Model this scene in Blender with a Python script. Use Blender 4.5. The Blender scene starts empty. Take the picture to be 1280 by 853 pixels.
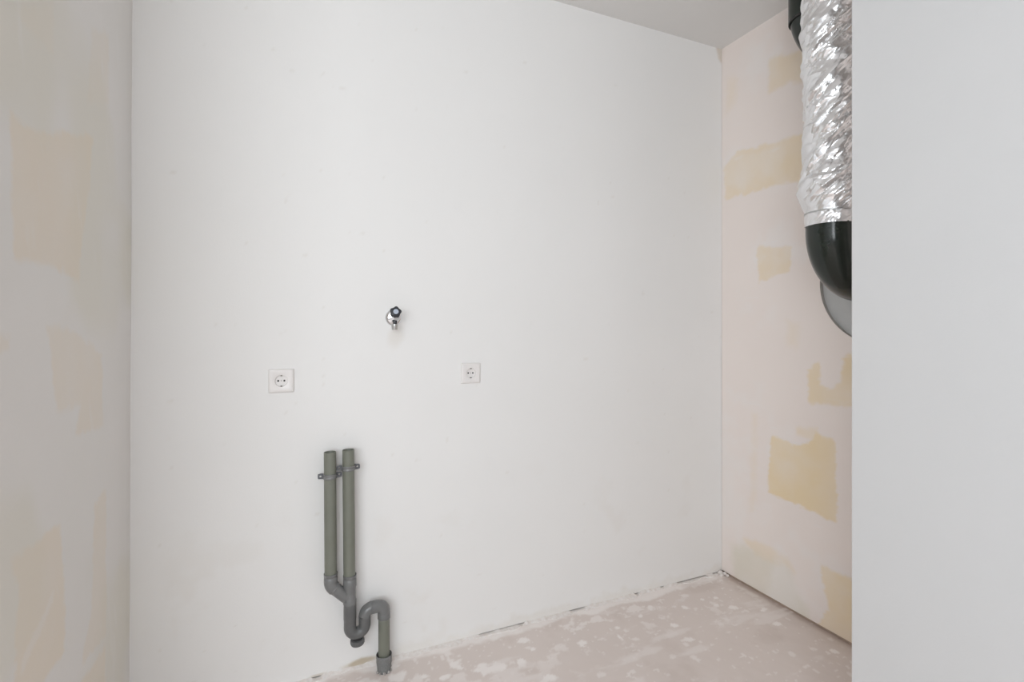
import bpy, math, random
import numpy as np
from mathutils import Vector

S = bpy.context.scene
C = S.collection
random.seed(7)

# ------------------------------------------------------------------ camera
CAM_H = 1.2333
cam_d = bpy.data.cameras.new('camera')
cam_d.sensor_width = 36.0
cam_d.lens = 639.5 / 1280.0 * 36.0
cam_d.shift_y = -21.5 / 1280.0
cam_d.clip_start = 0.02
cam = bpy.data.objects.new('camera', cam_d)
cam.location = (0.0, -1.905, CAM_H)
cam.rotation_euler = (math.radians(90), 0, math.radians(-23.87))
C.objects.link(cam)
S.camera = cam

# ------------------------------------------------------------------ world, daylight through the window, exposure
W = bpy.data.worlds.new('world'); S.world = W
W.use_nodes = True
bg = W.node_tree.nodes['Background']
bg.inputs[0].default_value = (0.80, 0.90, 1.0, 1)
bg.inputs[1].default_value = 0.6

WIN_X0, WIN_X1, WIN_Z0, WIN_Z1, WIN_Y = -2.45, 0.05, 0.85, 2.40, -3.5
ld = bpy.data.lights.new('window_daylight', 'AREA')
ld.shape = 'RECTANGLE'; ld.size = WIN_X1 - WIN_X0 - 0.12; ld.size_y = WIN_Z1 - WIN_Z0 - 0.12
ld.energy = 71.0
ld.color = (0.912, 0.962, 1.0)
lo = bpy.data.objects.new('window_daylight', ld)
lo.location = ((WIN_X0 + WIN_X1) / 2, WIN_Y + 0.04, (WIN_Z0 + WIN_Z1) / 2)
lo.rotation_euler = (math.radians(90), 0, 0)      # shines towards +y
C.objects.link(lo)

S.view_settings.view_transform = 'Standard'
S.view_settings.look = 'None'
S.view_settings.gamma = 1.0
S.view_settings.use_curve_mapping = False
S.view_settings.exposure = 0.0
S.cycles.use_denoising = True
S.cycles.max_bounces = 14
S.cycles.diffuse_bounces = 10
S.cycles.glossy_bounces = 6

# ------------------------------------------------------------------ helpers: noise
def vnoise(x, y, scale, seed, smooth=True):
    """value noise in -1..1 over arrays, cell size = scale"""
    rng = np.random.RandomState(seed)
    T = rng.uniform(-1, 1, (256, 256))
    x = np.asarray(x) / scale; y = np.asarray(y) / scale
    xi = np.floor(x).astype(int); yi = np.floor(y).astype(int)
    fx = x - xi; fy = y - yi
    if smooth:
        fx = fx * fx * (3 - 2 * fx); fy = fy * fy * (3 - 2 * fy)
    a = T[xi % 256, yi % 256]; b = T[(xi + 1) % 256, yi % 256]
    c = T[xi % 256, (yi + 1) % 256]; d = T[(xi + 1) % 256, (yi + 1) % 256]
    return (a * (1 - fx) + b * fx) * (1 - fy) + (c * (1 - fx) + d * fx) * fy

def fbm(x, y, scale, seed, octv=4, gain=0.55):
    o = 0; a = 1.0; t = 0
    for k in range(octv):
        o = o + a * vnoise(x, y, scale / 2 ** k, seed + 17 * k); t += a; a *= gain
    return o / t

def sstep(e0, e1, x):
    t = np.clip((x - e0) / (e1 - e0), 0, 1)
    return t * t * (3 - 2 * t)

def poly_sd(px, py, poly):
    """signed distance (negative inside) of points to a polygon"""
    px = np.asarray(px, float); py = np.asarray(py, float)
    d = np.full(px.shape, 1e9); inside = np.zeros(px.shape, bool)
    n = len(poly)
    for i in range(n):
        x0, y0 = poly[i]; x1, y1 = poly[(i + 1) % n]
        ex, ey = x1 - x0, y1 - y0
        t = np.clip(((px - x0) * ex + (py - y0) * ey) / (ex * ex + ey * ey + 1e-12), 0, 1)
        d = np.minimum(d, np.hypot(px - x0 - t * ex, py - y0 - t * ey))
        c = ((y0 > py) != (y1 > py)) & (px < (x1 - x0) * (py - y0) / (y1 - y0 + 1e-12) + x0)
        inside ^= c
    return np.where(inside, -d, d)

# ------------------------------------------------------------------ helpers: objects
def link(o, parent=None):
    C.objects.link(o)
    if parent is not None:
        o.parent = parent
    return o

def mesh_obj(name, verts, faces, mat, parent=None, smooth=True, angle=35, attr=None):
    me = bpy.data.meshes.new(name)
    me.from_pydata([tuple(v) for v in verts], [], [tuple(f) for f in faces])
    me.update()
    if smooth:
        me.polygons.foreach_set('use_smooth', [True] * len(me.polygons))
        me.set_sharp_from_angle(angle=math.radians(angle))
    me.materials.append(mat)
    return link(bpy.data.objects.new(name, me), parent)

def big_mesh(name, verts, quads, mat, parent=None, smooth=True, attr=None):
    """fast mesh from arrays; attr = (n,4) colours for the 'marks' attribute"""
    verts = np.asarray(verts, np.float32); quads = np.asarray(quads, np.int32)
    me = bpy.data.meshes.new(name)
    me.vertices.add(len(verts)); me.vertices.foreach_set('co', verts.ravel())
    me.loops.add(quads.size); me.loops.foreach_set('vertex_index', quads.ravel())
    me.polygons.add(len(quads))
    me.polygons.foreach_set('loop_start', np.arange(0, quads.size, 4, dtype=np.int32))
    me.update(calc_edges=True); me.validate()
    me.polygons.foreach_set('use_smooth', np.full(len(me.polygons), smooth, bool))
    if attr is not None:
        a = me.color_attributes.new('marks', 'FLOAT_COLOR', 'POINT')
        a.data.foreach_set('color', np.asarray(attr, np.float32).ravel())
    me.materials.append(mat)
    return link(bpy.data.objects.new(name, me), parent)

class MB:
    """collects geometry for ONE mesh object"""
    def __init__(s): s.v = []; s.f = []
    def add(s, verts, faces):
        o = len(s.v); s.v += [tuple(v) for v in verts]; s.f += [tuple(i + o for i in f) for f in faces]; return s
    def box(s, x0, x1, y0, y1, z0, z1):
        return s.add([(x0,y0,z0),(x1,y0,z0),(x1,y1,z0),(x0,y1,z0),(x0,y0,z1),(x1,y0,z1),(x1,y1,z1),(x0,y1,z1)],
                     [(0,3,2,1),(4,5,6,7),(0,1,5,4),(1,2,6,5),(2,3,7,6),(3,0,4,7)])
    def lathe(s, prof, origin, axis, n=40, cap0=False, cap1=False):
        """prof = [(radius, distance along axis)...]"""
        a = Vector(axis).normalized(); o = Vector(origin)
        t = Vector((0, 0, 1)) if abs(a.z) < 0.9 else Vector((1, 0, 0))
        e1 = a.cross(t).normalized(); e2 = a.cross(e1).normalized()
        V = []; F = []
        for r, h in prof:
            for k in range(n):
                q = 2 * math.pi * k / n
                V.append(o + a * h + (e1 * math.cos(q) + e2 * math.sin(q)) * r)
        for i in range(len(prof) - 1):
            for k in range(n):
                k2 = (k + 1) % n
                F.append((i*n+k, i*n+k2, (i+1)*n+k2, (i+1)*n+k))
        if cap0: F.append(tuple(range(n))[::-1])
        if cap1: F.append(tuple((len(prof)-1)*n + k for k in range(n)))
        return s.add(V, F)
    def sweep(s, path, rad, n=36, cap=True):
        """tube along a path of points lying in a plane; rad = number or list"""
        P = [Vector(p) for p in path]; m = len(P)
        if not isinstance(rad, (list, tuple)): rad = [rad] * m
        T = []
        for i in range(m):
            d = (P[min(i+1, m-1)] - P[max(i-1, 0)]); T.append(d.normalized())
        ref = Vector((0, 0, 1)) if abs(T[0].z) < 0.9 else Vector((0, 1, 0))
        e1 = T[0].cross(ref).normalized(); V = []; F = []
        for i in range(m):
            e1 = (e1 - T[i] * e1.dot(T[i])).normalized(); e2 = T[i].cross(e1)
            for k in range(n):
                q = 2 * math.pi * k / n
                V.append(P[i] + (e1 * math.cos(q) + e2 * math.sin(q)) * rad[i])
        for i in range(m - 1):
            for k in range(n):
                k2 = (k + 1) % n
                F.append((i*n+k, i*n+k2, (i+1)*n+k2, (i+1)*n+k))
        if cap:
            F.append(tuple(range(n))[::-1]); F.append(tuple((m-1)*n + k for k in range(n)))
        return s.add(V, F)
    def build(s, name, mat, parent=None, smooth=True, angle=35):
        o = mesh_obj(name, s.v, s.f, mat, parent, smooth, angle)
        import bmesh
        bm = bmesh.new(); bm.from_mesh(o.data); bmesh.ops.recalc_face_normals(bm, faces=bm.faces); bm.to_mesh(o.data); bm.free()
        return o

def thing(name, label, cat, loc=(0, 0, 0), group=None):
    o = bpy.data.objects.new(name, None); o.empty_display_size = 0.05
    o.location = loc; o['label'] = label; o['category'] = cat
    if group: o['group'] = group
    return link(o)

def struct(o, label=None):
    o['kind'] = 'structure'
    if label: o['label'] = label
    return o

def arc(cx, cz, R, a0, a1, y, n=14):
    """points of an arc in an x-z plane"""
    return [(cx + R * math.cos(math.radians(a0 + (a1 - a0) * i / n)), y, cz + R * math.sin(math.radians(a0 + (a1 - a0) * i / n))) for i in range(n + 1)]

# ------------------------------------------------------------------ materials
def new_mat(name, col, rough=0.6, metal=0.0, spec=0.5):
    m = bpy.data.materials.new(name); m.use_nodes = True
    b = m.node_tree.nodes['Principled BSDF']
    b.inputs['Base Color'].default_value = (*col, 1)
    b.inputs['Roughness'].default_value = rough
    b.inputs['Metallic'].default_value = metal
    b.inputs['Specular IOR Level'].default_value = spec
    return m, m.node_tree, b

def noise_node(nt, scale, detail=4, rough=0.6, vec=None):
    n = nt.nodes.new('ShaderNodeTexNoise')
    n.inputs['Scale'].default_value = scale; n.inputs['Detail'].default_value = detail; n.inputs['Roughness'].default_value = rough
    if vec is None:
        tc = nt.nodes.new('ShaderNodeTexCoord'); vec = tc.outputs['Object']
    nt.links.new(vec, n.inputs['Vector'])
    return n

def add_bump(nt, b, height, strength, dist):
    bp = nt.nodes.new('ShaderNodeBump')
    bp.inputs['Strength'].default_value = strength; bp.inputs['Distance'].default_value = dist
    nt.links.new(height, bp.inputs['Height']); nt.links.new(bp.outputs['Normal'], b.inputs['Normal'])
    return bp

def ramp(nt, fac, p0, p1, c0, c1):
    r = nt.nodes.new('ShaderNodeValToRGB')
    r.color_ramp.elements[0].position = p0; r.color_ramp.elements[0].color = (*c0, 1)
    r.color_ramp.elements[1].position = p1; r.color_ramp.elements[1].color = (*c1, 1)
    nt.links.new(fac, r.inputs['Fac'])
    return r

def mix(nt, fac, a, b_):
    m = nt.nodes.new('ShaderNodeMix'); m.data_type = 'RGBA'
    if isinstance(fac, float): m.inputs[0].default_value = fac
    else: nt.links.new(fac, m.inputs[0])
    for sock, val in ((6, a), (7, b_)):
        if isinstance(val, tuple): m.inputs[sock].default_value = (*val, 1)
        else: nt.links.new(val, m.inputs[sock])
    return m.outputs[2]

def speckled(name, c0, c1, scale, rough=0.5, bump=0.0, metal=0.0, spec=0.5):
    m, nt, b = new_mat(name, c0, rough, metal, spec)
    n = noise_node(nt, scale)
    r = ramp(nt, n.outputs['Fac'], 0.35, 0.7, c0, c1)
    nt.links.new(r.outputs['Color'], b.inputs['Base Color'])
    if bump: add_bump(nt, b, n.outputs['Fac'], bump, 0.002)
    return m

def marks(nt):
    a = nt.nodes.new('ShaderNodeAttribute'); a.attribute_name = 'marks'
    s = nt.nodes.new('ShaderNodeSeparateColor'); nt.links.new(a.outputs['Color'], s.inputs['Color'])
    return s.outputs

def plaster(name, base0, base1, m_r, m_g, m_b, rough=0.75, fine=220.0):
    """matt plaster; the marks attribute mixes in three further colours (filler, stains, streaks)"""
    m, nt, b = new_mat(name, base0, rough, 0, 0.35)
    n1 = noise_node(nt, 1.7, 3); n2 = noise_node(nt, fine, 3)
    base = ramp(nt, n1.outputs['Fac'], 0.3, 0.7, base0, base1).outputs['Color']
    mk = marks(nt)
    c = mix(nt, mk[0], base, m_r); c = mix(nt, mk[1], c, m_g); c = mix(nt, mk[2], c, m_b)
    nt.links.new(c, b.inputs['Base Color'])
    ad = nt.nodes.new('ShaderNodeMath'); ad.operation = 'MULTIPLY_ADD'
    n3 = noise_node(nt, 9.0, 4)
    nt.links.new(n3.outputs['Fac'], ad.inputs[0]); ad.inputs[1].default_value = 1.2; nt.links.new(n2.outputs['Fac'], ad.inputs[2])
    add_bump(nt, b, ad.outputs[0], 0.10, 0.002)
    return m

M = {}
M['paint']   = plaster('wall_paint', (0.800, 0.795, 0.785), (0.815, 0.810, 0.800), (0.66, 0.60, 0.52), (0.46, 0.38, 0.27), (0.83, 0.82, 0.81))
M['skim_r']  = plaster('wall_skim_warm', (0.825, 0.750, 0.710), (0.840, 0.770, 0.730), (0.800, 0.660, 0.450), (0.66, 0.64, 0.51), (0.83, 0.80, 0.78))
M['skim_l']  = plaster('wall_skim_grey', (0.755, 0.745, 0.720), (0.780, 0.765, 0.750), (0.780, 0.705, 0.605), (0.70, 0.67, 0.55), (0.80, 0.79, 0.78))
M['white']   = plaster('wall_white', (0.650, 0.654, 0.658), (0.665, 0.668, 0.672), (0.79, 0.79, 0.79), (0.79, 0.79, 0.79), (0.79, 0.79, 0.79))
M['ceiling'] = plaster('ceiling_paint', (0.740, 0.735, 0.725), (0.760, 0.755, 0.745), (0.79, 0.79, 0.79), (0.79, 0.79, 0.79), (0.79, 0.79, 0.79))
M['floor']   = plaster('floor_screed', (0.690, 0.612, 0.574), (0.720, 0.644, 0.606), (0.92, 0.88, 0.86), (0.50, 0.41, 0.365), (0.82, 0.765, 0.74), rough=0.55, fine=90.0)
M['filler']  = speckled('plaster_filler', (0.80, 0.77, 0.75), (0.70, 0.64, 0.60), 60, 0.8, 0.4)
M['crumb']   = speckled('dirty_mortar', (0.55, 0.52, 0.50), (0.16, 0.15, 0.14), 300, 0.9)
M['gap']     = speckled('dark_joint', (0.36, 0.275, 0.215), (0.46, 0.36, 0.29), 40, 0.9)
M['crack_shade']   = speckled('crack_shade', (0.20, 0.17, 0.15), (0.30, 0.26, 0.23), 40, 0.9)  # dark brown that paints in the shade inside the joint
M['cut']     = speckled('shaded_board_edge', (0.46, 0.44, 0.41), (0.54, 0.52, 0.49), 30, 0.9)  # board edge with its shade put into the grey
M['board']   = speckled('grey_board', (0.50, 0.51, 0.51), (0.54, 0.55, 0.55), 12, 0.6)
M['pipe']    = speckled('grey_green_pvc', (0.170, 0.178, 0.145), (0.185, 0.192, 0.160), 14, 0.45)
M['fitting'] = speckled('grey_pvc', (0.160, 0.163, 0.163), (0.180, 0.182, 0.180), 18, 0.26)
M['dark_fit'] = speckled('dark_grey_pvc', (0.110, 0.113, 0.113), (0.130, 0.132, 0.132), 18, 0.35)
M['clamp']   = speckled('clamp_plastic', (0.105, 0.110, 0.122), (0.125, 0.130, 0.142), 30, 0.4)
M['rubber']  = speckled('black_rubber', (0.02, 0.02, 0.02), (0.04, 0.04, 0.04), 60, 0.6)
M['sleeve']  = speckled('dusty_grey_pvc', (0.14, 0.145, 0.145), (0.25, 0.25, 0.245), 420, 0.7)
M['chrome']  = speckled('chrome', (0.85, 0.86, 0.88), (0.80, 0.81, 0.83), 20, 0.12, 0, 1.0)
M['satin']   = speckled('satin_nickel', (0.50, 0.50, 0.50), (0.58, 0.58, 0.57), 40, 0.35, 0, 1.0)
M['knob']    = speckled('black_plastic', (0.018, 0.020, 0.026), (0.03, 0.032, 0.04), 30, 0.3)
M['knobcap'] = speckled('blue_grey_plastic', (0.42, 0.47, 0.56), (0.48, 0.53, 0.62), 40, 0.35)
M['socket']  = speckled('white_plastic', (0.78, 0.755, 0.74), (0.80, 0.775, 0.76), 30, 0.3)
M['hole']    = speckled('dark_hole', (0.010, 0.009, 0.008), (0.015, 0.014, 0.012), 40, 0.9)
M['brass']   = speckled('dark_contact_metal', (0.16, 0.14, 0.12), (0.22, 0.20, 0.17), 60, 0.4, 0, 0.6)
M['screw']   = speckled('screw_metal', (0.45, 0.42, 0.40), (0.50, 0.47, 0.45), 60, 0.4, 0, 0.6)
M['duct']    = speckled('dark_green_plastic', (0.009, 0.014, 0.010), (0.013, 0.019, 0.014), 9, 0.17)
M['frame']   = speckled('window_frame_paint', (0.75, 0.75, 0.75), (0.78, 0.78, 0.78), 10, 0.4)
M['pane']    = speckled('window_pane', (0.8, 0.85, 0.9), (0.82, 0.87, 0.92), 4, 0.1)

def foil_mat(name, rough, bump):
    m, nt, b = new_mat(name, (0.88, 0.88, 0.89), rough, 1.0)
    n = noise_node(nt, 55, 3, 0.6)
    v = nt.nodes.new('ShaderNodeTexVoronoi'); v.inputs['Scale'].default_value = 70
    tc = nt.nodes.new('ShaderNodeTexCoord'); mp = nt.nodes.new('ShaderNodeMapping')
    mp.inputs['Rotation'].default_value = (0.5, 0.6, 0.3); mp.inputs['Scale'].default_value = (1, 1, 0.55)
    nt.links.new(tc.outputs['Object'], mp.inputs['Vector']); nt.links.new(mp.outputs['Vector'], v.inputs['Vector'])
    ad = nt.nodes.new('ShaderNodeMath'); ad.operation = 'ADD'
    nt.links.new(n.outputs['Fac'], ad.inputs[0]); nt.links.new(v.outputs['Distance'], ad.inputs[1])
    add_bump(nt, b, ad.outputs[0], bump, 0.003)
    return m
M['foil'] = foil_mat('aluminium_foil', 0.21, 0.18)
M['tape'] = foil_mat('aluminium_tape', 0.28, 0.30)

# ------------------------------------------------------------------ the setting
H = 2.6
XL, XR = -0.4345, 1.983           # side walls of the niche
XF, YF = 1.45, -0.978              # front wall: face and far end
YP = -1.62                        # near end of the front wall
YL = -0.84                        # end of the left wall
def left_x(z): return XL + 0.00383 * (z - 1.2455)   # the left wall leans a little

def ax(*segs):
    """coordinate list from (start, end, step) segments"""
    out = []
    for a, b_, st in segs:
        n = max(1, int(round(abs(b_ - a) / st))); out += list(np.linspace(a, b_, n + 1)[:-1])
    out.append(segs[-1][1]); return np.array(out)

def grid(us, vs, skip=None):
    U, V = np.meshgrid(us, vs, indexing='ij'); n, m = U.shape
    idx = np.arange(n * m).reshape(n, m)
    q = np.stack([idx[:-1, :-1], idx[1:, :-1], idx[1:, 1:], idx[:-1, 1:]], -1)
    if skip is not None:
        cu = (U[:-1, :-1] + U[1:, 1:]) / 2; cv = (V[:-1, :-1] + V[1:, 1:]) / 2
        q = q[~skip(cu, cv)]
    return U.ravel(), V.ravel(), q.reshape(-1, 4)

def colour(r, g, b_):
    r = np.clip(r, 0, 1); return np.stack([r, np.clip(g, 0, 1), np.clip(b_, 0, 1), np.ones_like(r)], -1)

def append_box(verts, quads, col, x0, x1, y0, y1, z0, z1):
    n = len(verts)
    bv = np.array([(x0,y0,z0),(x1,y0,z0),(x1,y1,z0),(x0,y1,z0),(x0,y0,z1),(x1,y0,z1),(x1,y1,z1),(x0,y1,z1)])
    bq = np.array([(0,3,2,1),(4,5,6,7),(0,1,5,4),(1,2,6,5),(2,3,7,6),(3,0,4,7)]) + n
    return np.vstack([verts, bv]), np.vstack([quads, bq]), np.vstack([col, np.tile([0, 0, 0, 1.0], (8, 1))])

def patch_mask(u, v, patches, seed, rag=0.010):
    """union of ragged trowel patches"""
    n1 = fbm(u, v, 0.05, seed, 4); n2 = fbm(u, v * 0.35, 0.02, seed + 5, 3) + 0.8 * vnoise(u * 0.4, v, 0.008, seed + 9)
    out = np.zeros_like(u)
    for k, (st, soft, poly) in enumerate(patches):
        ys = [p[0] for p in poly]; zs = [p[1] for p in poly]
        sel = (u > min(ys) - .08) & (u < max(ys) + .08) & (v > min(zs) - .08) & (v < max(zs) + .08)
        if not sel.any(): continue
        d = poly_sd(u[sel], v[sel], poly) + rag * n1[sel] + rag * 0.6 * n2[sel]
        soft = soft * 1.5
        m = st * sstep(soft, -soft, d) * (0.86 + 0.30 * fbm(u[sel], v[sel], 0.12, seed + k, 5))
        out[sel] = np.maximum(out[sel], m)
    return out

# floor
fx = ax((-2.6, -0.45, 0.2), (-0.45, 2.05, 0.006)); fy = ax((-4.3, -1.3, 0.2), (-1.3, 0.03, 0.006))
u, v, q = grid(fx, fy)
blobs = [(0.562,-0.123,0.034,0.029),(0.646,-0.192,0.034,0.035),(0.363,-0.108,0.037,0.024),(0.701,-0.203,0.021,0.025),(0.851,-0.095,0.023,0.027),
 (0.787,-0.22,0.017,0.023),(0.515,-0.175,0.021,0.014),(0.443,-0.143,0.017,0.012),(0.857,-0.166,0.009,0.011),(0.836,-0.33,0.025,0.017),(1.043,-0.204,0.018,0.012),
 (1.445,-0.12,0.019,0.019),(1.772,-0.168,0.019,0.012),(1.784,-0.257,0.019,0.019),(1.723,-0.216,0.012,0.011),(1.452,-0.26,0.015,0.015),(1.438,-0.357,0.023,0.018),
 (1.889,-0.326,0.018,0.011),(1.849,-0.423,0.023,0.013),(1.371,-0.15,0.012,0.011),(1.591,-0.178,0.015,0.015),(1.229,-0.179,0.01,0.013),(1.044,-0.207,0.02,0.015),
 (1.707,-0.156,0.009,0.01),(1.205,-0.237,0.006,0.021),(1.801,-0.365,0.008,0.009),(1.888,-0.635,0.011,0.011)]
rb = random.Random(3)
for k in range(60):
    blobs.append((rb.uniform(-0.3, 1.95), rb.uniform(-1.2, -0.3), rb.uniform(.006, .018), rb.uniform(.006, .016)))
white = np.zeros_like(u); wob = fbm(u, v, 0.026, 11, 4)
for k, (bx_, by_, rx, ry) in enumerate(blobs):
    sel = (abs(u - bx_) < rx * 2) & (abs(v - by_) < ry * 2)
    d = np.hypot((u[sel] - bx_) / rx, (v[sel] - by_) / ry) + 0.95 * wob[sel]
    white[sel] = np.maximum(white[sel], (0.75 if k < 27 else 0.45) * sstep(1.1, 0.8, d))
flk = vnoise(u, v, 0.012, 35) * 0.6 + fbm(u, v, 0.03, 36, 3) * 0.7
white = np.maximum(white, 0.5 * sstep(0.52, 0.68, flk))
edge = -v + 0.045 * fbm(u, v, 0.10, 21, 4)
white = np.maximum(white, 0.75 * sstep(0.055, 0.030, edge) * (u > -.5))
white = np.maximum(white, 0.55 * sstep(0.22, 0.36, fbm(u, v, 0.05, 31, 4)) * sstep(0.45, 0.10, -v))
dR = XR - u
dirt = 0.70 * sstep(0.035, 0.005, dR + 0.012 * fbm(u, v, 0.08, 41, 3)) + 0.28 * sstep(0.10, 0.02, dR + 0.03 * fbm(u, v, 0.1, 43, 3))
dirt = dirt + 0.22 * sstep(0.15, 0.55, fbm(u, v, 0.16, 51, 5))
dirt *= (u > -.5)
# smear of old plaster where the sink pipe meets the floor
streak = sstep(0.20, 0.50, fbm(u * 1.0, v * 3.0, 0.18, 61, 5)) * 0.6
verts = np.stack([u, v, 0.0012 * fbm(u, v, 0.06, 71, 3) - 0.0012], -1)
col = colour(white, dirt, streak)
verts, q, col = append_box(verts, q, col, -2.6, 2.1, -4.3, 0.1, -0.12, -0.01)
fl = struct(big_mesh('floor', verts, q, M['floor'], None, True, col))

# back wall (the long white wall with the connections); stops 4 mm above the floor
bx = ax((-0.56, XR + 0.012, 0.008)); bz = ax((0.0045, 0.30, 0.005), (0.30, H, 0.010))
u, v, q = grid(bx, bz)
n1 = fbm(u, v, 0.05, 101, 4)
st = 0.28 * sstep(1.2, 0.2, np.hypot((u - 0.372) / 0.032, (v - 1.185) / 0.045) + 0.4 * n1)          # faint run below the tap
st = np.maximum(st, 0.85 * sstep(0.012, -0.004, poly_sd(u, v, [(XR - 0.030, H), (XR + 0.02, H), (XR + 0.02, H - 0.075), (XR - 0.008, H - 0.060)]) + 0.008 * n1))
st = np.maximum(st, 0.25 * sstep(0.05, 0.01, v + 0.04 * n1) * sstep(0.05, 0.4, u))
st = np.maximum(st, 0.16 * sstep(0.30, 0.6, fbm(u, v, 0.16, 131, 5)) * sstep(0.9, 0.1, v))
br = 0.85 * sstep(1.1, 0.3, np.hypot((u - 0.245) / 0.075, (v - 0.016 - 0.06 * (u - 0.245)) / 0.016) + 0.55 * n1)
br = np.maximum(br, 0.5 * sstep(1.1, 0.4, np.hypot((u - 0.10) / 0.05, (v - 0.006) / 0.006) + 0.5 * n1))
br = np.maximum(br, 0.12 * sstep(0.68, 0.8, fbm(u, v, 0.03, 141, 3)))
verts = np.stack([u, 0.0008 * fbm(u, v, 0.5, 151, 2), v], -1)
col = colour(st, br, np.zeros_like(u))
verts, q, col = append_box(verts, q, col, -0.56, 2.1, 0.012, 0.12, 0.0, H)
bw = struct(big_mesh('wall_back', verts, q, M['paint'], None, True, col))
MB().box(-0.56, 2.0, 0.010, 0.0119, 0.0, 0.012).build('joint_shade', M['crack_shade'], bw, False)  # dark strip standing in for the shade inside the joint

# left wall: skimmed, with ragged beige trowel patches
LP = [(.45, .010, [(-0.7268,1.783),(-0.5749,1.900),(-0.5749,1.7865),(-0.6305,1.775),(-0.6966,1.778)]),
 (.40, .008, [(-0.351,1.9538),(-0.2228,2.0003),(-0.2228,1.8171),(-0.3784,1.7657)]),
 (.85, .006, [(-0.7497,1.5969),(-0.6478,1.6003),(-0.3341,1.6946),(-0.3784,1.5062),(-0.4299,1.3287),(-0.594,1.3533),(-0.7355,1.3479)]),
 (.62, .007, [(-0.6015,1.2285),(-0.4912,1.2193),(-0.2681,1.1569),(-0.2491,0.9654),(-0.4397,0.9857),(-0.4149,1.0459),(-0.5469,1.0516)]),
 (.80, .006, [(-0.7384,0.8181),(-0.5261,0.8091),(-0.5045,0.6908),(-0.5045,0.5267),(-0.6198,0.5222),(-0.7297,0.5797),(-0.715,0.7553)]),
 (.62, .006, [(-0.3167,0.7881),(-0.2295,0.7879),(-0.2161,0.4029),(-0.3995,0.4352),(-0.3341,0.5334)]),
 (.80, .005, [(-0.3995,0.392),(-0.2295,0.3764),(-0.2161,0.1739),(-0.4683,0.3525)]),
 (.55, .006, [(-0.8314,1.227),(-0.7469,1.2112),(-0.7524,1.1825),(-0.8314,1.1829)]),
 (.6, .006, [(-0.92,0.5),(-0.72,0.45),(-0.70,0.1),(-0.9,0.15)]), (.6, .006, [(-0.9,2.3),(-0.5,2.35),(-0.45,2.1),(-0.85,2.15)])]
ly = ax((YL, 0.0, 0.006)); lz = ax((0.004, H, 0.006))
u, v, q = grid(ly, lz)
pm = patch_mask(u, v, LP, 201)
gr = 0.35 * sstep(0.05, 0.5, fbm(u, v, 0.35, 221, 3))
sk = 0.45 * sstep(0.35, 0.7, fbm(u * 2.2 + v * 0.5, v * 0.5, 0.10, 231, 5)) + 0.35 * sstep(0.5, 0.8, fbm(u * 6 + v * 3, v * 0.8, 0.06, 241, 3))
sk = np.maximum(sk, 0.55 * sstep(0.008, 0.0, poly_sd(u, v, [(-0.70,0.60),(-0.565,0.665),(-0.56,0.68),(-0.70,0.62)]) + 0.008 * fbm(u, v, 0.02, 251, 3)))
strip = sstep(-0.026, -0.022, u)                       # taped joint next to the corner
relief = 0.0010 * fbm(u, v, 0.25, 261, 3) + 0.0010 * strip
verts = np.stack([left_x(v) + relief, u, v], -1)
col = colour(pm * (1 - strip), gr * (1 - 0.6 * pm), sk * (1 - strip) * 0.6)
verts, q, col = append_box(verts, q, col, XL - 0.10, XL - 0.010, YL + 0.001, 0.012, 0.0, H)
lw = struct(big_mesh('wall_left', verts, q[:, ::-1], M['skim_l'], None, True, col))

# right wall: skimmed board with patches, a round opening round the duct, and an open joint at the floor
HY, HZ, HR, BT = -0.755, 1.395, 0.243, 0.016
RP = [(.60, .010, [(-0.2718,2.4217),(-0.435,2.3847),(-0.4952,2.3617),(-0.4952,2.2309),(-0.3677,2.2727),(-0.2759,2.2692)]),
 (.30, .020, [(-0.0382,2.4459),(-0.0985,2.4078),(-0.0841,2.3021),(-0.0253,2.2663)]),
 (.75, .006, [(-0.0132,2.0095),(-0.0985,2.0585),(-0.4167,2.0283),(-0.5622,2.0112),(-0.5622,1.8365),(-0.4241,1.837),(-0.1991,1.8465),(-0.0253,1.8484)]),
 (.75, .005, [(-0.2056,1.587),(-0.3845,1.5625),(-0.3769,1.4569),(-0.2209,1.4274)]),
 (.85, .006, [(-0.4602,1.0407),(-0.505,1.075),(-0.510,0.985),(-0.560,0.975),(-0.600,1.000),(-0.610,1.10),(-0.6704,1.1397),(-0.6704,0.9101),(-0.4637,0.9117)]),
 (1.0, .004, [(-0.2801,0.7395),(-0.4003,0.7155),(-0.4813,0.7496),(-0.49,0.7875),(-0.577,0.7697),(-0.5815,0.4496),(-0.2676,0.4763)]),
 (.85, .005, [(-0.5123,0.2627),(-0.6704,0.2457),(-0.6704,0.0041),(-0.4813,-0.0435),(-0.5458,0.0915)]),
 (.28, .020, [(-0.3677,1.2437),(-0.4204,1.2232),(-0.4093,1.1383),(-0.3677,1.147)]),
 (.24, .016, [(-0.1858,0.8137),(-0.2078,0.8173),(-0.1991,0.3652),(-0.1724,0.3562)]),
 (.45, .008, [(-0.3981,0.7969),(-0.4986,0.8022),(-0.4883,0.7576),(-0.4056,0.7574)]),
 (.45, .012, [(-0.135,0.215),(-0.25,0.235),(-0.368,0.2216),(-0.40,0.175),(-0.2,0.16)]),
 (.7, .006, [(-0.75,0.75),(-1.0,0.78),(-1.02,0.5),(-0.78,0.47)]), (.7, .006, [(-0.75,2.2),(-1.05,2.22),(-1.0,1.9),(-0.72,1.92)])]
GP = [(.85, .02, [(-0.1359,0.19),(-0.3677,0.19),(-0.42,0.10),(-0.50,-0.05),(-0.08,-0.05),(-0.06,0.15)])]
YR = -3.60
Q = 0.30
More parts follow.
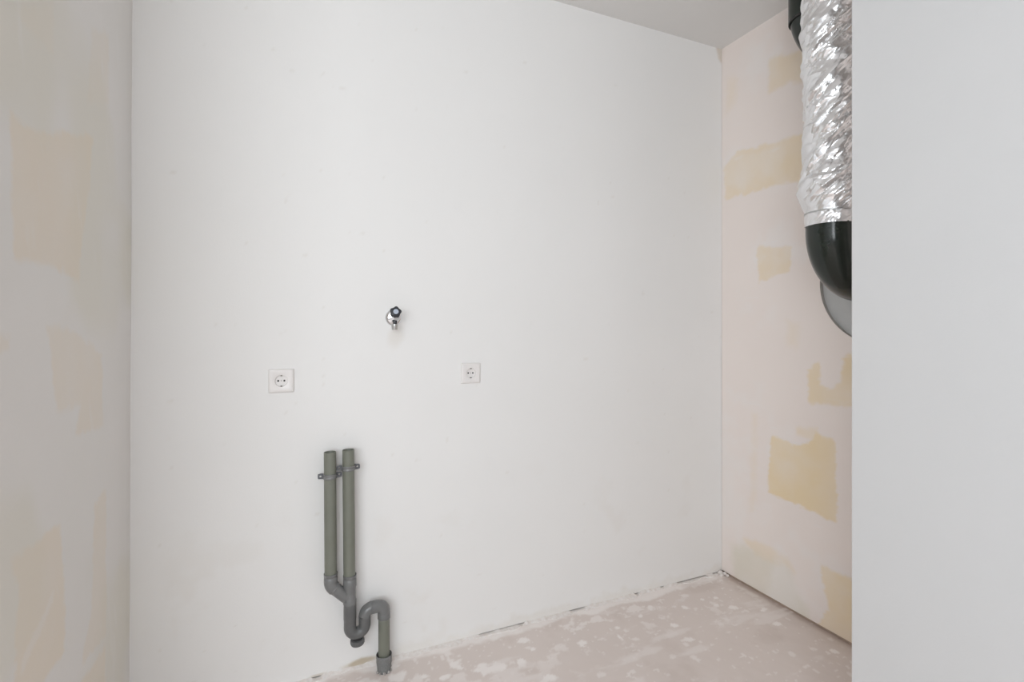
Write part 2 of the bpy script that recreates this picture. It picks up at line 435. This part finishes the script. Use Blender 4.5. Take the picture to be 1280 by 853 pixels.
def rwall_marks(u, v):
    pm = patch_mask(u, v, RP, 301, 0.011)
    gr = patch_mask(u, v, GP, 331, 0.012) * 0.6
    sk = 0.55 * sstep(0.10, 0.55, fbm(u, v, 0.22, 341, 4)) + 0.35 * sstep(0.45, 0.8, fbm(u * 0.7, v * 3, 0.07, 351, 4))
    return colour(pm, gr * (1 - pm), sk * (1 - 0.8 * pm))
ry = np.unique(np.round(np.concatenate([ax((YR, -1.4, 0.05), (-1.4, HY - Q, 0.02), (HY - Q, HY + Q, 0.006), (HY + Q, -0.0010, 0.006))]), 5))
rz = np.unique(np.round(ax((0.010, HZ - Q, 0.006), (HZ - Q, HZ + Q, 0.006), (HZ + Q, H, 0.006)), 5))
u, v, q = grid(ry, rz, lambda a, b_: (abs(a - HY) < Q) & (abs(b_ - HZ) < Q))
V1 = np.stack([np.full_like(u, XR), u, v], -1); c1 = rwall_marks(u, v)
# square with the round opening: radial mesh
NA, NRr = 256, 44
ang = np.arange(NA) * 2 * math.pi / NA
rs = Q / np.maximum(abs(np.cos(ang)), abs(np.sin(ang)))
t = np.linspace(0, 1, NRr)
rr = HR + (rs[:, None] - HR) * t[None, :]
uu = (HY + rr * np.cos(ang)[:, None]).ravel(); vv = (HZ + rr * np.sin(ang)[:, None]).ravel()
V2 = np.stack([np.full_like(uu, XR), uu, vv], -1); c2 = rwall_marks(uu, vv)
idx = np.arange(NA * NRr).reshape(NA, NRr); idn = np.roll(idx, -1, 0)
q2 = np.stack([idx[:, :-1], idx[:, 1:], idn[:, 1:], idn[:, :-1]], -1).reshape(-1, 4)[:, ::-1] + len(V1)
# reveal of the opening and the bottom edge of the board
V3 = np.vstack([np.stack([np.full(NA, XR + dx), HY + HR * np.cos(ang), HZ + HR * np.sin(ang)], -1) for dx in (0, BT)])
k = np.arange(NA); k2 = (k + 1) % NA; b3 = len(V1) + len(V2)
q3 = np.stack([k, k2, k2 + NA, k + NA], -1) + b3
V4 = np.array([(XR, YR, .010), (XR, -.0018, .010), (XR + BT, -.0018, .010), (XR + BT, YR, .010)]); q4 = np.array([[0, 1, 2, 3]]) + b3 + len(V3)
verts = np.vstack([V1, V2, V3, V4]); q = np.vstack([q[:, ::-1], q2, q3, q4])
col = np.vstack([c1, c2, np.tile([0, .0, 0, 1.0], (len(V3) + 4, 1))])
verts, q, col = append_box(verts, q, col, XR + BT + 0.004, 2.1, YR, 0.10, -0.01, H)
rw = struct(big_mesh('wall_right', verts, q, M['skim_r'], None, True, col))
rw.data.polygons.foreach_set('use_smooth', np.zeros(len(rw.data.polygons), bool))
MB().box(XR + 0.005, XR + 0.009, YR, -0.002, -0.002, 0.0098).build('floor_joint', M['gap'], rw, False)
MB().lathe([(HR - .0004, 0), (HR - .0004, BT), (HR + .002, BT)], (XR + .0003, HY, HZ), (1, 0, 0), 128).build('opening_edge', M['cut'], rw)  # ring over the reveal, coloured darker to paint its shade
MB().lathe([(HR + .010, 0), (HR + .010, .002)], (XR + BT + 0.0005, HY, HZ), (1, 0, 0), 96, True, True).build('backing_board', M['board'], rw, True)

# ceiling
cx = ax((-2.7, 2.1, 0.1)); cy = ax((-4.3, 0.1, 0.1))
u, v, q = grid(cx, cy)
verts = np.stack([u, v, H + 0.0 * u], -1); col = colour(0 * u, 0 * u, 0 * u)
verts, q, col = append_box(verts, q[:, ::-1], col, -2.7, 2.1, -4.3, 0.1, H + 0.01, H + 0.12)
struct(big_mesh('ceiling', verts, q, M['ceiling'], None, True, col))

# front wall on the right, its far end with a rounded plastered corner
m = MB(); rc = 0.004; pts = []
for a in range(0, 91, 15):
    pts.append((XF + rc - rc * math.cos(math.radians(a)), YF - rc + rc * math.sin(math.radians(a))))
pts += [(XF + 0.10, YF), (XF + 0.10, YP), (XF, YP)]
n = len(pts)
m.add([(x, y, 0.0) for x, y in pts] + [(x, y, H) for x, y in pts],
      [(i, (i + 1) % n, (i + 1) % n + n, i + n) for i in range(n)] + [tuple(range(n))[::-1], tuple(range(n, 2 * n))])
struct(m.build('wall_front', M['white'], None, True, 20))

# rest of the room behind the camera: side wall, return wall, window wall
struct(MB().box(-2.72, -2.6, -4.3, YL + 0.1, 0, H).build('wall_far_left', M['white'], None, False))
struct(MB().box(-2.6, XL - 0.10, YL, YL + 0.1, 0, H).build('wall_return', M['white'], None, False))
m = MB()
m.box(-2.6, WIN_X0, WIN_Y - 0.12, WIN_Y, 0, H).box(WIN_X1, 2.1, WIN_Y - 0.12, WIN_Y, 0, H)
m.box(WIN_X0, WIN_X1, WIN_Y - 0.12, WIN_Y, 0, WIN_Z0).box(WIN_X0, WIN_X1, WIN_Y - 0.12, WIN_Y, WIN_Z1, H)
struct(m.build('wall_window', M['white'], None, False))
wn = bpy.data.objects.new('window_1', None); wn.location = ((WIN_X0 + WIN_X1) / 2, WIN_Y, WIN_Z0); link(wn); struct(wn)
hw = (WIN_X1 - WIN_X0) / 2; hh = WIN_Z1 - WIN_Z0
m = MB().box(-hw, -hw + .06, -.09, -.02, 0, hh).box(hw - .06, hw, -.09, -.02, 0, hh).box(-hw, hw, -.09, -.02, 0, .06).box(-hw, hw, -.09, -.02, hh - .06, hh).box(-.03, .03, -.09, -.02, 0, hh)
m.build('window_frame', M['frame'], wn, False)
for s_ in (-1, 1):
    MB().box(min(s_ * .03, s_ * (hw - .06)), max(s_ * .03, s_ * (hw - .06)), -.06, -.05, .06, hh - .06).build('pane', M['pane'], wn, False)

# plaster smeared into the joint between back wall and floor, broken open where it cracked
cracks = [(0.085, 0.112), (0.70, 0.90), (1.115, 1.185), (1.455, 1.475), (1.60, 1.62), (1.70, 1.885), (1.925, 1.965)]
xs = np.arange(-0.43, 1.975, 0.004)
ht = 0.006 + 0.005 * vnoise(xs, xs * 0, 0.03, 401) + 0.003 * vnoise(xs, xs * 0, 0.009, 402)
wd = 0.016 + 0.010 * vnoise(xs, xs * 0, 0.05, 403) + 0.004 * vnoise(xs, xs * 0, 0.010, 404)
op = np.zeros_like(xs)
for a, b_ in cracks:
    op = np.maximum(op, sstep(a - .008, a + .004, xs) * sstep(b_ + .008, b_ - .004, xs))
op = op * np.where((xs > .69) & (xs < .91), 0.75 + 0.25 * vnoise(xs, xs * 0, 0.02, 405), 1)
ht = np.maximum(ht, 0.0055) * (1 - op) + 0.0009 * op
V = []; F = []
for i, x in enumerate(xs):
    y0 = -0.0002 - 0.0022 * op[i]
    V += [(x, 0.002, ht[i]), (x, y0 - 0.0012, ht[i] * 0.93), (x, y0 - wd[i] * 0.35, ht[i] * 0.40), (x, -wd[i], 0.0016), (x, -wd[i] - .003, -0.003)]
for i in range(len(xs) - 1):
    for k in range(4): F.append((i*5+k, i*5+k+1, i*5+5+k+1, i*5+5+k))
struct(mesh_obj('trim_1', V, F, M['filler'], None, True, 60))
# lump of plaster standing in the far corner
m = MB()
rl = random.Random(5)
for (lx, ly_, lz_, lr) in [(1.962, -.012, .004, .014), (1.950, -.030, .003, .012), (1.972, -.030, .006, .010), (1.974, -.045, .003, .009)]:
    V = []; F = []; nn, mm = 10, 6
    for j in range(mm + 1):
        for i in range(nn):
            a = 2 * math.pi * i / nn; b_ = math.pi * j / mm; r_ = lr * rl.uniform(.75, 1.15)
            V.append((lx + r_ * math.sin(b_) * math.cos(a), ly_ + r_ * math.sin(b_) * math.sin(a), lz_ + 0.8 * r_ * math.cos(b_)))
    for j in range(mm):
        for i in range(nn): F.append((j*nn+i, j*nn+(i+1) % nn, (j+1)*nn+(i+1) % nn, (j+1)*nn+i))
    m.add(V, F)
struct(m.build('trim_2', M['filler'], None, True, 60))

# ------------------------------------------------------------------ sink drain: two stand pipes, Y branch, trap, floor sleeve
PY = -0.055
d = thing('drain_pipe', 'grey plastic drain with two open upright pipes, U-bend trap and floor connection', 'drain pipe', (0.203, PY, 0.0))
def at(pts): return [(x - 0.203, y - PY, z) for x, y, z in pts]
P1, P2, P3 = 0.1400, 0.2015, 0.3205
def open_pipe(x, z0, z1, r=0.020, xtop=None):
    """hollow pipe with a bright cut rim"""
    xt = x if xtop is None else xtop
    m = MB(); axis = Vector((xt - x, 0, z1 - z0)); L = axis.length
    m.lathe([(r, 0), (r, L - .0006), (r - .0006, L), (r - .0022, L), (r - .0024, L - .0006), (r - .0024, L - .22), (0.0005, L - .22)], (x - 0.203, 0, z0), axis, 48)
    return m
open_pipe(P1 + 0.001, 0.345, 0.7955, xtop=0.1385).build('pipe', M['pipe'], d)
open_pipe(P2 + 0.001, 0.330, 0.7970, xtop=0.1985).build('pipe', M['pipe'], d)
# Y branch
m = MB()
cr = 0.0224
m.lathe([(.0203, .000), (cr, .000), (cr, -.010), (cr - .0008, -.011), (cr - .0008, -.014), (cr, -.015), (cr, -.040), (.0205, -.044), (.0205, -.085), (.0222, -.088), (.0222, -.100)],
        (P2 + .002 - 0.203, 0, 0.364), (0, 0, 1), 48)
zc = 0.381
m.lathe([(.0203, .000), (cr, .000), (cr, -.009), (cr - .0008, -.010), (cr - .0008, -.013), (cr, -.014), (cr, -.030)], (P1 + .001 - 0.203, 0, zc), (0, 0, 1), 48)
R45 = 0.030; path = []
for i in range(9):
    a = math.radians(45 * i / 8)
    path.append((P1 + .001 + R45 * (1 - math.cos(a)), PY, zc - .030 - R45 * math.sin(a)))
e = path[-1]; seam = (e[0] + .004, PY, e[2] - .004)
m.sweep(at(path), [.0222] * 9, 48, False)
m.lathe([(.0222, 0), (.0226, .0005), (.0226, .0045), (.0205, .006), (.0203, .060)], (e[0] - .203, 0, e[2]), (1, 0, -1.0), 48)
m.build('branch_fitting', M['fitting'], d, True, 40)
# trap: inlet limb, U bend, outlet limb
m = MB(); TX0, TX1, TZ = 0.2040, 0.2535, 0.180; TR = (TX1 - TX0) / 2; TC = (TX0 + TX1) / 2
path = [(TX0, PY, 0.268), (TX0, PY, 0.24), (TX0, PY, 0.2105), (TX0, PY, 0.2095), (TX0, PY, TZ)] + arc(TC, TZ, TR, 180, 360, PY, 20)[1:] + [(TX1, PY, 0.2095)]
rad = [.0213, .0213, .0213, .0205] + [.0205] * (len(path) - 4)
m.sweep(at(path), rad, 48, False)
tr = m.build('trap', M['dark_fit'], d, True, 40)
m = MB().lathe([(.016, .012), (.016, -.004), (.0165, -.006)], (TC - .203, 0, TZ - TR - .018), (-.04, -.06, 1), 40)
m.build('cleanout_neck', M['rubber'], tr)
m = MB(); prof = [(.017, -.001), (.0225, -.002), (.0232, -.004), (.0232, -.017), (.0222, -.0195), (.0005, -.0200)]
m.lathe(prof, (TC - .203, 0, TZ - TR - .018 - .0005), (-.04, -.06, 1), 48)
for k in range(20):
    a = 2 * math.pi * k / 20
    m.lathe([(.0012, -.005), (.0012, -.0165)], (TC - .203 + .0230 * math.cos(a), .0230 * math.sin(a), TZ - TR - .0185), (-.04, -.06, 1), 6, True, True)
m.build('cleanout_cap', M['dark_fit'], tr)
# arch over to the floor pipe: two elbows
AR = 0.0255; AZ = 0.2070; A2 = 0.0215
m = MB()
path = [(TX1, PY, 0.2095)] + arc(TX1 + AR, AZ, AR, 180, 90, PY, 14) + [(TX1 + AR + .004, PY, AZ + AR)]
m.sweep(at(path), .0208, 48, False)
m.lathe([(.0208, 0), (.0218, .0006), (.0218, .0045), (.0208, .005)], (TX1 + AR - .006 - .203, 0, AZ + AR), (1, 0, 0), 48)
m.build('elbow', M['fitting'], d, True, 40)
m = MB()
path = [(TX1 + AR + .002, PY, AZ + AR), (P3 - A2, PY, AZ + AR)] + arc(P3 - A2, AZ + AR - A2, A2, 90, 0, PY, 14)[1:] + [(P3, PY, AZ)]
m.sweep(at(path), .0213, 48, False)
m.lathe([(.0213, 0), (.0222, -.001), (.0222, -.020), (.0203, -.0205)], (P3 - .203, 0, AZ), (0, 0, 1), 48)
m.build('elbow', M['fitting'], d, True, 40)
m = MB().lathe([(.020, 0.0), (.020, .195)], (P3 - .203, 0, 0.010), (0, 0, 1), 48)
m.build('pipe', M['pipe'], d)
m = MB()
m.lathe([(.0215, 0.006), (.0255, .058), (.0268, .0585), (.0274, .057), (.0274, .047), (.0266, .045), (.0266, .030), (.0240, .012), (.0230, -.002)], (P3 - .203, 0, 0.0), (0, 0, 1), 48)
sl = m.build('floor_sleeve', M['sleeve'], d, True, 40)
m = MB().lathe([(.0200, .040), (.0250, .044)], (P3 - .203, 0, 0), (0, 0, 1), 40)
m.build('seal_ring', M['rubber'], sl)
rl = random.Random(9)
for (a, rr_) in [(200, .0052), (228, .0042), (262, .0056), (300, .0060), (330, .0040), (20, .005)]:
    ca, sa = math.cos(math.radians(a)), math.sin(math.radians(a)); V = []; F = []
    for j in range(6):
        for i in range(8):
            q_ = 2 * math.pi * i / 8; b_ = math.pi * (j + .01) / 5.02; r_ = rr_ * rl.uniform(.8, 1.15)
            V.append((P3 - .203 + .0255 * ca + r_ * math.sin(b_) * math.cos(q_), .0255 * sa + r_ * math.sin(b_) * math.sin(q_), .003 + r_ * math.cos(b_)))
    for j in range(5):
        for i in range(8): F.append((j*8+i, j*8+(i+1) % 8, (j+1)*8+(i+1) % 8, (j+1)*8+i))
    MB().add(V, F).build('mortar_crumb', M['crumb'], sl, True, 80)

# pipe clamps screwed to the wall
def clamp(x, z, label):
    c = thing('pipe_clamp', label, 'pipe clamp', (x, PY, z), 'clamps holding the upright drain pipes')
    m = MB(); R0 = 0.0203
    m.lathe([(R0, -.008), (.0226, -.008), (.0232, -.007), (.0232, -.003), (.0222, -.0015), (.0222, .0015), (.0232, .003), (.0232, .007), (.0226, .008), (R0, .008), (R0, -.008)], (0, 0, 0), (0, 0, 1), 48)
    m.build('ring', M['fitting'], c)
    for s_ in (-1, 1):
        # lug plate with a through hole: ring of quads between a rounded outline and the hole
        V = []; F = []; n = 24; hx = s_ * 0.0305
        for yy in (0.0035, 0.0085):
            for ring in (0, 1):
                for i in range(n):
                    a = 2 * math.pi * i / n; ca, sa = math.cos(a), math.sin(a)
                    if ring == 0: V.append((hx + .0034 * ca, yy, .0034 * sa))
                    else:
                        k = .0086 / max((abs(ca) ** 5 + abs(sa) ** 5) ** .2, 1e-6)
                        xo = hx + k * ca; 
                        if s_ * ca < -.2: xo = s_ * .0205 + (xo - s_ * .0205) * .25
                        V.append((xo, yy, k * sa * (1.0 if s_ * ca > 0 else 1.1)))
        def I(l, r_, i): return l * 2 * n + r_ * n + i % n
        for i in range(n):
            F += [(I(0,0,i), I(0,1,i), I(0,1,i+1), I(0,0,i+1)), (I(1,0,i), I(1,0,i+1), I(1,1,i+1), I(1,1,i)),
                  (I(0,1,i), I(1,1,i), I(1,1,i+1), I(0,1,i+1)), (I(0,0,i), I(0,0,i+1), I(1,0,i+1), I(1,0,i))]
        MB().add(V, F).build('lug', M['clamp'], c, True, 40)
    # foot that carries the ring off the wall
    MB().box(-.009, .009, .0205, -PY - .0008, -.007, .007).build('standoff', M['clamp'], c, False)
    return c
clamp(0.1388, 0.7135, 'grey plastic clamp around the left upright drain pipe, the lower of two')
clamp(0.1990, 0.7345, 'grey plastic clamp around the right upright drain pipe, the higher of two')

# ------------------------------------------------------------------ wall tap
t = thing('water_tap', 'chrome washing machine tap with black star handle on the white wall', 'tap', (0.3645, 0.0, 1.2565))
m = MB().lathe([(.0305, -.001), (.0310, .002), (.0290, .006), (.0220, .0105), (.0140, .0130), (.0138, .016)], (0, 0, 0), (0, -1, 0), 56)
m.build('rosette', M['chrome'], t)
m = MB()
m.lathe([(.0165, .012), (.0165, .026)], (0, 0, 0), (0, -1, 0), 6, True, True)       # hexagon nut
m.build('hex_nut', M['chrome'], t, False)
m = MB()
m.lathe([(.0100, .020), (.0115, .030), (.0140, .038), (.0152, .046), (.0140, .054), (.0112, .060)], (0, 0, 0), (0, -1, 0.0), 36, False, True)
m.lathe([(.0062, 0), (.0062, -.024)], (-.004, -.050, 0), (0, 0, 1), 32)
m.build('valve_body', M['chrome'], t)
m = MB()
m.lathe([(.0085, .052), (.0085, .074)], (-.001, 0, -.004), (-.04, -1, .22), 28)
m.build('spindle', M['knob'], t)
m = MB().lathe([(.0070, -.006), (.0074, -.008), (.0074, -.024), (.0070, -.0255)], (-.0045, -.051, -.002), (0, 0, 1), 32)
m.build('collar', M['knob'], t)
m = MB().lathe([(.0100, -.022), (.0112, -.023), (.0112, -.033), (.0106, -.0345), (.0106, -.0415), (.0098, -.043), (.0075, -.043), (.0070, -.036), (.0005, -.036)], (-.0055, -.051, -.0015), (0, 0, 1), 40)
m.build('outlet', M['satin'], t)
hc = Vector((-.009, -.085, .0180)); ha = Vector((-.05, -1, .22)).normalized()
e1 = Vector((1, 0, 0)); e1 = (e1 - ha * e1.dot(ha)).normalized(); e2 = e1.cross(ha).normalized()
if e2.z < 0: e2 = -e2
V = []; F = []; n = 60; layers = [(-.0085, .72), (-.0075, .90), (-.004, 1.0), (.004, 1.0), (.0075, .93), (.0088, .78)]
for h_, s_ in layers:
    for i in range(n):
        a = 2 * math.pi * i / n; r_ = .0191 * (1 + .098 * math.cos(5 * (a - math.radians(80)))) * s_
        V.append(hc + ha * h_ + e1 * (r_ * math.cos(a)) + e2 * (r_ * math.sin(a)))
for j in range(len(layers) - 1):
    for i in range(n): F.append((j*n+i, j*n+(i+1) % n, (j+1)*n+(i+1) % n, (j+1)*n+i))
F += [tuple(range(n))[::-1], tuple((len(layers)-1)*n + i for i in range(n))]
hn = MB().add(V, F).build('handle', M['knob'], t, True, 50)
m = MB().lathe([(.0090, .0080), (.0092, .0094), (.0085, .0102), (.0060, .0104), (.0052, .0098), (.0005, .0098)], hc, ha, 40)
m.build('handle_cap', M['knobcap'], hn)

# ------------------------------------------------------------------ wall sockets
def socket(x, z, label):
    s = thing('wall_socket', label, 'socket', (x, 0.0, z), 'sockets on the white wall')
    # plate: stacked rounded squares with a bevelled rim and a round opening in the middle
    n = 64; ro = 0.0198
    def sq(a, h_, p):       # superellipse half-size h_
        ca, sa = math.cos(a), math.sin(a); k = h_ / (abs(ca) ** p + abs(sa) ** p) ** (1 / p); return k * ca, k * sa
    layers = [('s', .0400, .000, 40), ('s', .0400, -.0040, 40), ('s', .0392, -.0062, 40), ('s', .0365, -.0092, 36), ('s', .0335, -.0100, 30), ('s', .0330, -.0096, 30), ('s', .0325, -.0100, 30), ('c', .0210, -.0104, 2), ('c', ro, -.0100, 2)]
    V = []; F = []
    for kind, h_, y, p in layers:
        for i in range(n):
            a = 2 * math.pi * i / n
            cx_, cz_ = sq(a, h_, p) if kind == 's' else (h_ * math.cos(a), h_ * math.sin(a))
            V.append((cx_, y, cz_))
    for j in range(len(layers) - 1):
        for i in range(n): F.append((j*n+i, j*n+(i+1) % n, (j+1)*n+(i+1) % n, (j+1)*n+i))
    MB().add(V, F).build('frame', M['socket'], s, True, 25)
    c = MB().lathe([(ro, .0100), (ro - .0008, .0015), (.0005, .0015)], (0, 0, 0), (0, -1, 0), 64).build('socket_well', M['socket'], s, True, 30)
    for sx in (-1, 1):
        MB().lathe([(.0031, .0000), (.0031, -.0016), (.0024, -.0016)], (sx * .0095, -.0019, 0), (0, -1, 0), 20, True, True).build('contact_hole', M['hole'], c)
    for sz in (-1, 1):
        MB().box(-.0024, .0024, -.0092, -.0014, sz * .0180 - .0017, sz * .0180 + .0017).build('earth_clip', M['brass'], c, False)
    MB().lathe([(.0024, 0), (.0022, .0008)], (0, -.0014, 0), (0, -1, 0), 16, False, True).build('screw', M['screw'], c)
    return s
socket(-0.0133, 1.0400, 'white square socket above the upright drain pipes')
socket(0.6640, 1.0400, 'white square socket to the right of the tap, without pipes below it')

# ------------------------------------------------------------------ ventilation duct in foil with dark elbow into the wall
DX, DY, DZ = 1.70, -0.755, 1.570
g = thing('ventilation_duct', 'crinkled silver foil duct ending in a dark green elbow that enters the wall opening', 'duct', (DX, DY, DZ - 0.26))
def loc(p): return (p[0] - DX, p[1] - DY, p[2] - (DZ - 0.26))
def tri_lin(x, y, scale, seed, period=None):
    """faceted noise: linear over triangles of a lattice"""
    rng = np.random.RandomState(seed); T = rng.uniform(-1, 1, (512, 512))
    x = x / scale; y = y / scale
    xi = np.floor(x).astype(int); yi = np.floor(y).astype(int); fx_ = x - xi; fy_ = y - yi
    P = period if period else 512
    a = T[xi % P, yi % 512]; b_ = T[(xi + 1) % P, yi % 512]; c = T[xi % P, (yi + 1) % 512]; d_ = T[(xi + 1) % P, (yi + 1) % 512]
    lo_ = a + (b_ - a) * fx_ + (d_ - b_) * fy_; up = a + (c - a) * fy_ + (d_ - c) * fx_
    return np.where(fx_ > fy_, lo_, up)
NS = 420; zs = np.arange(1.612, H, 0.0030); r0 = 0.0865
A, Z = np.meshgrid(np.arange(NS) / NS, zs, indexing='ij')
def crumple(A, Z, cells, zscale, shear, seed):
    """cells round the girth, stretched, sheared so the folds run up to the right"""
    x = A * cells; y = (Z + shear * A) / zscale
    return tri_lin(x + 0.45 * np.sin(y * 1.3 + 2 * math.pi * A), y, 1.0, seed, cells)
girth = 2 * math.pi * r0
vary = 0.35 + 1.1 * sstep(-0.3, 0.5, crumple(A, Z, 5, 0.09, -girth * 0.3, 571))
disp = 0.0058 * crumple(A, Z, 6, 0.050, -girth * 0.55, 501) + 0.0056 * crumple(A, Z, 10, 0.026, -girth * 0.62, 511) \
     + 0.0036 * crumple(A, Z, 15, 0.017, girth * 0.25, 517) + vary * (0.0029 * crumple(A, Z, 23, 0.0115, -girth * 0.70, 521) + 0.0011 * crumple(A, Z, 47, 0.0070, -girth * 0.4, 531))
bulge = 0.0135 * np.exp(-((Z - 1.700) / 0.060) ** 2) + 0.007 * np.exp(-((Z - 1.90) / 0.08) ** 2) + 0.004 * np.sin(Z * 9.0)
pinch = sstep(1.612, 1.660, Z)
rr_ = 0.0815 + (r0 - 0.0815 + bulge + disp) * pinch + 0.35 * disp * (1 - pinch)
th = 2 * math.pi * A
dx = 0.006 * np.sin(Z * 5.0 + 0.6) * pinch; dy = -0.004 * np.cos(Z * 6.0) * pinch
verts = np.stack([rr_ * np.cos(th) + dx, rr_ * np.sin(th) + dy, Z - (DZ - 0.26)], -1).reshape(-1, 3)
idx = np.arange(NS * len(zs)).reshape(NS, len(zs)); idn = np.roll(idx, -1, 0)
q = np.stack([idx[:, :-1], idn[:, :-1], idn[:, 1:], idx[:, 1:]], -1).reshape(-1, 4)
big_mesh('foil_sleeve', verts, q, M['foil'], g, False)
# tape band and clamp line where the foil grips the elbow
za = np.arange(DZ - 0.003, 1.616, 0.003)
A, Z = np.meshgrid(np.arange(220) / 220, za, indexing='ij')
rr_ = 0.0818 + 0.0022 * crumple(A, Z, 26, 0.012, -girth * 0.5, 541) + 0.0012 * crumple(A, Z, 55, 0.008, 0, 551); th = 2 * math.pi * A
verts = np.stack([rr_ * np.cos(th), rr_ * np.sin(th), Z - (DZ - 0.26)], -1).reshape(-1, 3)
idx = np.arange(220 * len(za)).reshape(220, len(za)); idn = np.roll(idx, -1, 0)
q = np.stack([idx[:, :-1], idn[:, :-1], idn[:, 1:], idx[:, 1:]], -1).reshape(-1, 4)
big_mesh('foil_tape', verts, q, M['tape'], g, False)
m = MB().lathe([(.0825, 1.6075), (.0842, 1.6080), (.0842, 1.6125), (.0825, 1.6130)], (0, 0, -(DZ - 0.26)), (0, 0, 1), 72)
m.build('clamp_band', M['satin'], g)

def dark_elbow(ox, oy, z0, R, r, xend, stub=0.02, ring=0.0):
    """vertical pipe turning towards +x; returns an MB in world coordinates"""
    m = MB(); path = [(ox, oy, z0), (ox, oy, z0 - stub)]; rad = [r, r]
    for i in range(1, 25):
        a = math.radians(90 * i / 24)
        path.append((ox + R * (1 - math.cos(a)), oy, z0 - stub - R * math.sin(a))); rad.append(r)
    path.append((xend, oy, z0 - stub - R)); rad.append(r)
    return m, path, rad
m, path, rad = dark_elbow(DX, DY, DZ + 0.03, 0.16, 0.080, XR + BT - 0.0005, 0.05)
m.sweep([loc(p) for p in path], rad, 72)
m.build('elbow', M['duct'], g, True, 40)

# second ventilation pipe, from the ceiling into the right wall behind the foil duct
UX, UY, UZ = 1.815, -0.603, 2.382
p = thing('ventilation_pipe', 'dark green pipe elbow coming down from the ceiling behind the foil duct', 'duct', (UX, UY, H))
m = MB().lathe([(.0825, 0), (.0825, H - UZ - .004), (.0818, H - UZ - .001)], (0, 0, 0), (0, 0, -1), 72)
m.build('pipe_socket', M['duct'], p)
m = MB().lathe([(.0780, H - UZ - .001), (.0822, H - UZ - .0005), (.0822, H - UZ + .0060), (.0780, H - UZ + .0065)], (0, 0, 0), (0, 0, -1), 72)
m.build('joint_ring', M['rubber'], p)
m, path, rad = dark_elbow(UX, UY, 2.44, 0.10, 0.080, XR - 0.001)
m.sweep([(a - UX, b_ - UY, c - H) for a, b_, c in path], rad, 72)
m.build('elbow', M['duct'], p, True, 40)
